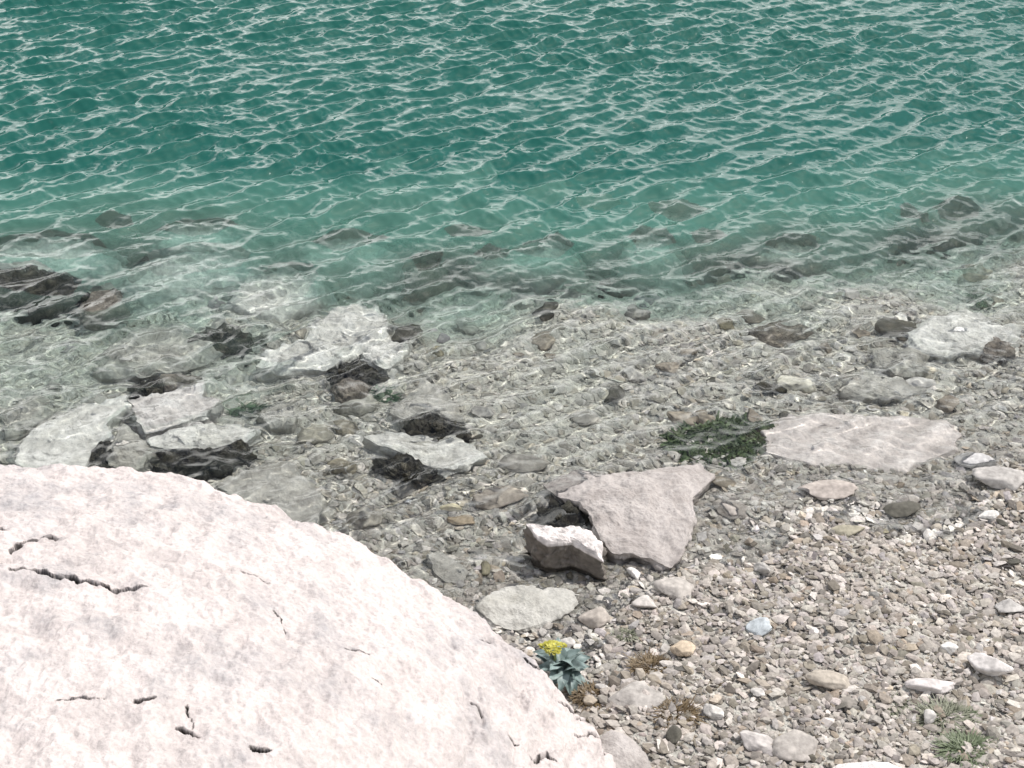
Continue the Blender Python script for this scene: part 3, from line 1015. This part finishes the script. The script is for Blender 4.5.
LAND = [  # px, py, phrase
    (630, 515, 'the largest pinkish rock'), (860, 440, 'the long flat pale slab'), (965, 332, 'the pale triangular rock'),
    (430, 400, 'the tent shaped grey rock'), (425, 452, 'the pale ledge rock'), (275, 495, 'the kite shaped slab'),
    (330, 340, 'the wavy edged slab'), (160, 350, 'the grey green slab'), (70, 440, 'the wide bluish slab'), (180, 405, 'the whitest shelf'),
    (565, 548, 'the white topped block'), (530, 605, 'the soft grey slab'), (555, 655, 'the flowering plant'), (675, 712, 'the big brown tuft'),
    (945, 720, 'the pale green tuft'), (720, 438, 'the dark green weed'), (940, 218, 'the pair of dark rocks'), (50, 255, 'the yellowish slab'),
    (190, 268, 'the green tinted slab'), (280, 290, 'the mint slab'), (590, 215, 'the dark rock in green water'), (540, 255, 'the low pale green rock'),
    (780, 332, 'the bluish brown rock'), (832, 684, 'the orange tan stone'), (757, 628, 'the bluish white shell'), (848, 533, 'the olive tan stone'),
    (710, 242, 'the brown edged rock'), (455, 515, 'the cream and tan pair of stones'),
]
LANDW = [(at(a, b, 0), c) for a, b, c in LAND]
KINDS = [('light grey', (.42, .40, .375), 20), ('dull grey', (.30, .285, .26), 22), ('olive brown', (.22, .20, .14), 12), ('brownish', (.29, .25, .205), 14),
         ('whitish', (.54, .52, .49), 8), ('dark', (.09, .085, .07), 9), ('tan', (.36, .31, .25), 5), ('mauve grey', (.30, .27, .28), 6)]
rs = np.random.RandomState(31)
made, tries, used = 0, 0, {}
while made < 175 and tries < 9000:
    tries += 1
    y = 3.3 + 5.9 * rs.rand() ** .9
    half = 0.36 * (y * CP + CAM_H * SP)
    x = (rs.rand() * 2 - 1) * half
    s = .030 + .050 * rs.rand() ** 2.2
    if y > 6.7:
        s *= 1.7
    if (x - WA[0]) * WN[0] + (y - WA[1]) * WN[1] < .1:
        s *= .55
    q = np.array([x]), np.array([y])
    if any(in_poly(*q, pl)[0] or np.min(np.hypot(pl[:, 0] - x, pl[:, 1] - y)) < s * .8 for _, _, pl in FLOOR_ROCKS):
        continue
    if any(math.hypot(cx - x, cy - y) < (cs + s) * 1.02 for cx, cy, cs in COBBLES):
        continue
    w = np.array([k[2] for k in KINDS], float)
    kn, kc, _ = KINDS[rs.choice(len(KINDS), p=w / w.sum())]
    i = int(np.argmin([math.hypot(l[0][0] - x, l[0][1] - y) for l in LANDW]))
    L, ph = LANDW[i]
    a = math.degrees(math.atan2(y - L[1], x - L[0])) % 360
    rel = ['right of', 'beyond, right of', 'beyond', 'beyond, left of', 'left of', 'nearer, left of', 'nearer than', 'nearer, right of'][int((a + 22.5) // 45) % 8]
    dist = math.hypot(L[0] - x, L[1] - y)
    rng = 'close' if dist < .45 else 'farther'
    sz = 'larger' if s > .05 else 'small'
    asp = (.6 + .3 * rs.rand(), .3 + .35 * rs.rand())
    shp = 'flat' if asp[1] < .45 else 'chunky'
    lab = f'{sz} {shp} {kn} stone, {rng} {rel} {ph}'
    if lab in used:
        continue
    used[lab] = 1
    o = cobble(x, y, s, asp, R(-15) + rs.randn() * .8, np.array(kc) * (1 + .1 * rs.randn()), 1000 + made)
    tag(o, lab, 'stone', 'loose stones on the beach and lake bed')
    made += 1


# ---------------------------------------------------------------- plants
def blade_tuft(name, label, cat, px, py, rad, h, n, mat, seed, wd=.004, spread=1.0, z=None, curl=.6):
    rs = np.random.RandomState(seed)
    if 'tuft' in name:
        n, h, wd, rad, curl = int(n * 2.4), h * .5, .0045, rad * 1.15, 1.1
    p0 = at(px, py, 0)
    gz = float(ground_z(p0[0], p0[1])) if z is None else z
    p = at(px, py, gz)
    V, Fc = [], []
    for k in range(n):
        a = rs.rand() * 6.283
        r = rad * math.sqrt(rs.rand())
        b0 = np.array([math.cos(a) * r, math.sin(a) * r * .7, 0])
        out = np.array([math.cos(a) + rs.randn() * .5, math.sin(a) + rs.randn() * .5, 0]) * spread
        hh = h * (.5 + .7 * rs.rand())
        sd = np.array([-math.sin(a), math.cos(a), 0]) * wd * (.6 + .8 * rs.rand())
        i0 = len(V)
        for q in range(4):
            t = q / 3
            c = b0 + out * hh * curl * t ** 1.4 + np.array([0, 0, hh * t * (1 - .3 * t)]) + rs.randn(3) * wd * .6
            w_ = (1 - .75 * t)
            V += [c - sd * w_, c + sd * w_]
        for q in range(3):
            Fc.append([i0 + 2 * q, i0 + 2 * q + 1, i0 + 2 * q + 3, i0 + 2 * q + 2])
    o = link(name, mesh_from(name, np.array(V), np.array(Fc)), mat)
    o.location = (p[0], p[1], p[2])
    return tag(o, label, cat)


M_TUFT_BROWN = leaf_mat('brown_moss', (.07, .045, .02), (.17, .12, .06))
M_TUFT_GREEN = leaf_mat('grey_green_leaves', (.13, .14, .09), (.22, .225, .16))
M_TUFT_DARK = leaf_mat('dark_green_leaves', (.07, .095, .045), (.13, .16, .085))
M_WEED = leaf_mat('dark_water_weed', (.018, .04, .010), (.065, .10, .035))
M_ALGAE = leaf_mat('green_algae', (.025, .06, .03), (.07, .13, .07))
blade_tuft('moss_tuft', 'reddish brown tuft nearest the flowering plant on dry gravel', 'moss', 650, 668, .06, .045, 260, M_TUFT_BROWN, 1)
blade_tuft('moss_tuft', 'largest dark brown tuft on the gravel below the reddish one', 'moss', 675, 716, .06, .055, 320, M_TUFT_BROWN, 2)
blade_tuft('moss_tuft', 'brown green tuft at the flank of the boulder', 'moss', 592, 697, .06, .04, 220, M_TUFT_BROWN, 3)
blade_tuft('moss_tuft', 'thin brown tuft right of the largest dark brown tuft', 'moss', 708, 690, .05, .035, 120, M_TUFT_BROWN, 4)
blade_tuft('moss_tuft', 'faint olive tuft between the boulder plant and light chips', 'moss', 625, 636, .035, .03, 80, M_TUFT_GREEN, 5)
blade_tuft('green_tuft', 'greyish green tuft, upper of the near corner tufts', 'plant', 944, 720, .085, .05, 320, M_TUFT_GREEN, 6)
blade_tuft('green_tuft', 'dark green tuft, lowest of the near corner tufts', 'plant', 965, 752, .065, .06, 320, M_TUFT_DARK, 7)
blade_tuft('green_tuft', 'faint grey green tuft set apart from the corner tufts', 'plant', 892, 706, .05, .035, 130, M_TUFT_GREEN, 8)
blade_tuft('green_tuft', 'tiny yellow green tuft between light stones at the near corner', 'plant', 968, 716, .025, .03, 70, M_TUFT_DARK, 9)
for k, (px, py, rad, n, lab) in enumerate([(704, 444, .18, 900, 'shoreward clump of dark green weed beside the pale slab'),
                                           (738, 436, .19, 1000, 'fuller clump of dark green weed touching the pale slab'),
                                           (726, 456, .13, 420, 'small blackish clump of weed nearest the beach')]):
    blade_tuft('water_weed', lab, 'weed', px, py, rad, .036, n, M_WEED, 20 + k, wd=.016, spread=1.3, z=on_bed(px, py), curl=.7)
for k, (px, py, rad, n, z, lab) in enumerate([(652, 290, .09, 120, -.26, 'dull green algae streak in the middle shallows'),
                                              (992, 300, .12, 200, -.2, 'dull green algae behind the pale triangular rock'),
                                              (246, 408, .07, 130, -.1, 'dull green algae beside the angular stone block'),
                                              (385, 396, .06, 90, -.1, 'small green algae patch beside the tent rock'),
                                              (400, 290, .16, 200, -.33, 'dim green algae beyond the pitted light rock'),
                                              (350, 262, .2, 200, -.42, 'green brown algae bed beyond the mint slab')]):
    blade_tuft('algae', lab, 'algae', px, py, rad, .03, n, M_ALGAE, 40 + k, wd=.010, spread=1.6, z=on_bed(px, py), curl=.8)

# the flowering plant
M_LEAF = leaf_mat('blue_green_leaf', (.06, .095, .085), (.19, .25, .24), .5)
M_STEM = leaf_mat('pale_green_stem', (.16, .2, .08), (.22, .26, .12))
M_PETAL = leaf_mat('yellow_petal', (.30, .28, .02), (.46, .43, .08), .6)
gz = .16
pp = at(560, 662, gz - .06)
plant = bpy.data.objects.new('flowering_plant', None)
COL.objects.link(plant)
pz = float(ground_z(pp[0], pp[1]))
plant.location = (pp[0] + .01, pp[1], pz)
tag(plant, 'low plant with blue green leaves and one yellow flower head beside the boulder', 'plant')
rs = np.random.RandomState(77)


def leaf_mesh(L, W, droop, seed):
    rs_ = np.random.RandomState(seed)
    n, mm_ = 12, 7
    V = []
    for i in range(n):
        t = i / (n - 1)
        w_ = W * (math.sin(math.pi * min(1, t * .97 + .03) ** .75) ** .8) * (1 + .12 * math.sin(t * 17 + seed)) + .002
        for j in range(mm_):
            s_ = (j / (mm_ - 1)) * 2 - 1
            z = L * (.55 * t - droop * t * t) + abs(s_) * w_ * .35 + .003 * math.sin(9 * t + 3 * s_ + seed)
            V.append((L * t * .9, s_ * w_, z))
    return mesh_from('leaf', np.array(V), grid_faces(mm_, n))


for k in range(34):
    L = .10 + .06 * rs.rand()
    o = link('leaf', leaf_mesh(L,   .018 + .010 * rs.rand(), .35 + .5 * rs.rand(), k), M_LEAF, plant)
    o.rotation_euler = (rs.randn() * .2, R(-10) + rs.randn() * .25, k * 2.4 + rs.randn() * .2)
    o.location = (rs.randn() * .012, rs.randn() * .012, .015 + .05 * (k / 34))
v, f = icosphere(2)
st = v * np.array([.006, .006, .08]) + np.array([-.03, .01, .09])
link('stem', mesh_from('stem', st, f), M_STEM, plant)
V, Fc = [], []
for k in range(280):
    a, b_ = rs.rand() * 6.283, math.sqrt(rs.rand())
    c = np.array([-.040 + .048 * b_ * math.cos(a) * (1 + .3 * math.sin(3 * a)), .01 + .036 * b_ * math.sin(a), .155 + .018 * (1 - b_ * b_) + .006 * rs.rand()])
    d1 = rs.randn(3)
    d1[2] *= .35
    d1 /= np.linalg.norm(d1)
    d2 = np.cross(d1, [0, 0, 1]) + rs.randn(3) * .2
    r_ = .006 + .004 * rs.rand()
    i0 = len(V)
    V += [c - d1 * r_, c - d2 * r_ * .6 + [0, 0, .001], c + d1 * r_, c + d2 * r_ * .6 + [0, 0, .001]]
    Fc.append([i0, i0 + 1, i0 + 2, i0 + 3])
link('flower_head', mesh_from('flower_head', np.array(V), np.array(Fc), False), M_PETAL, plant)
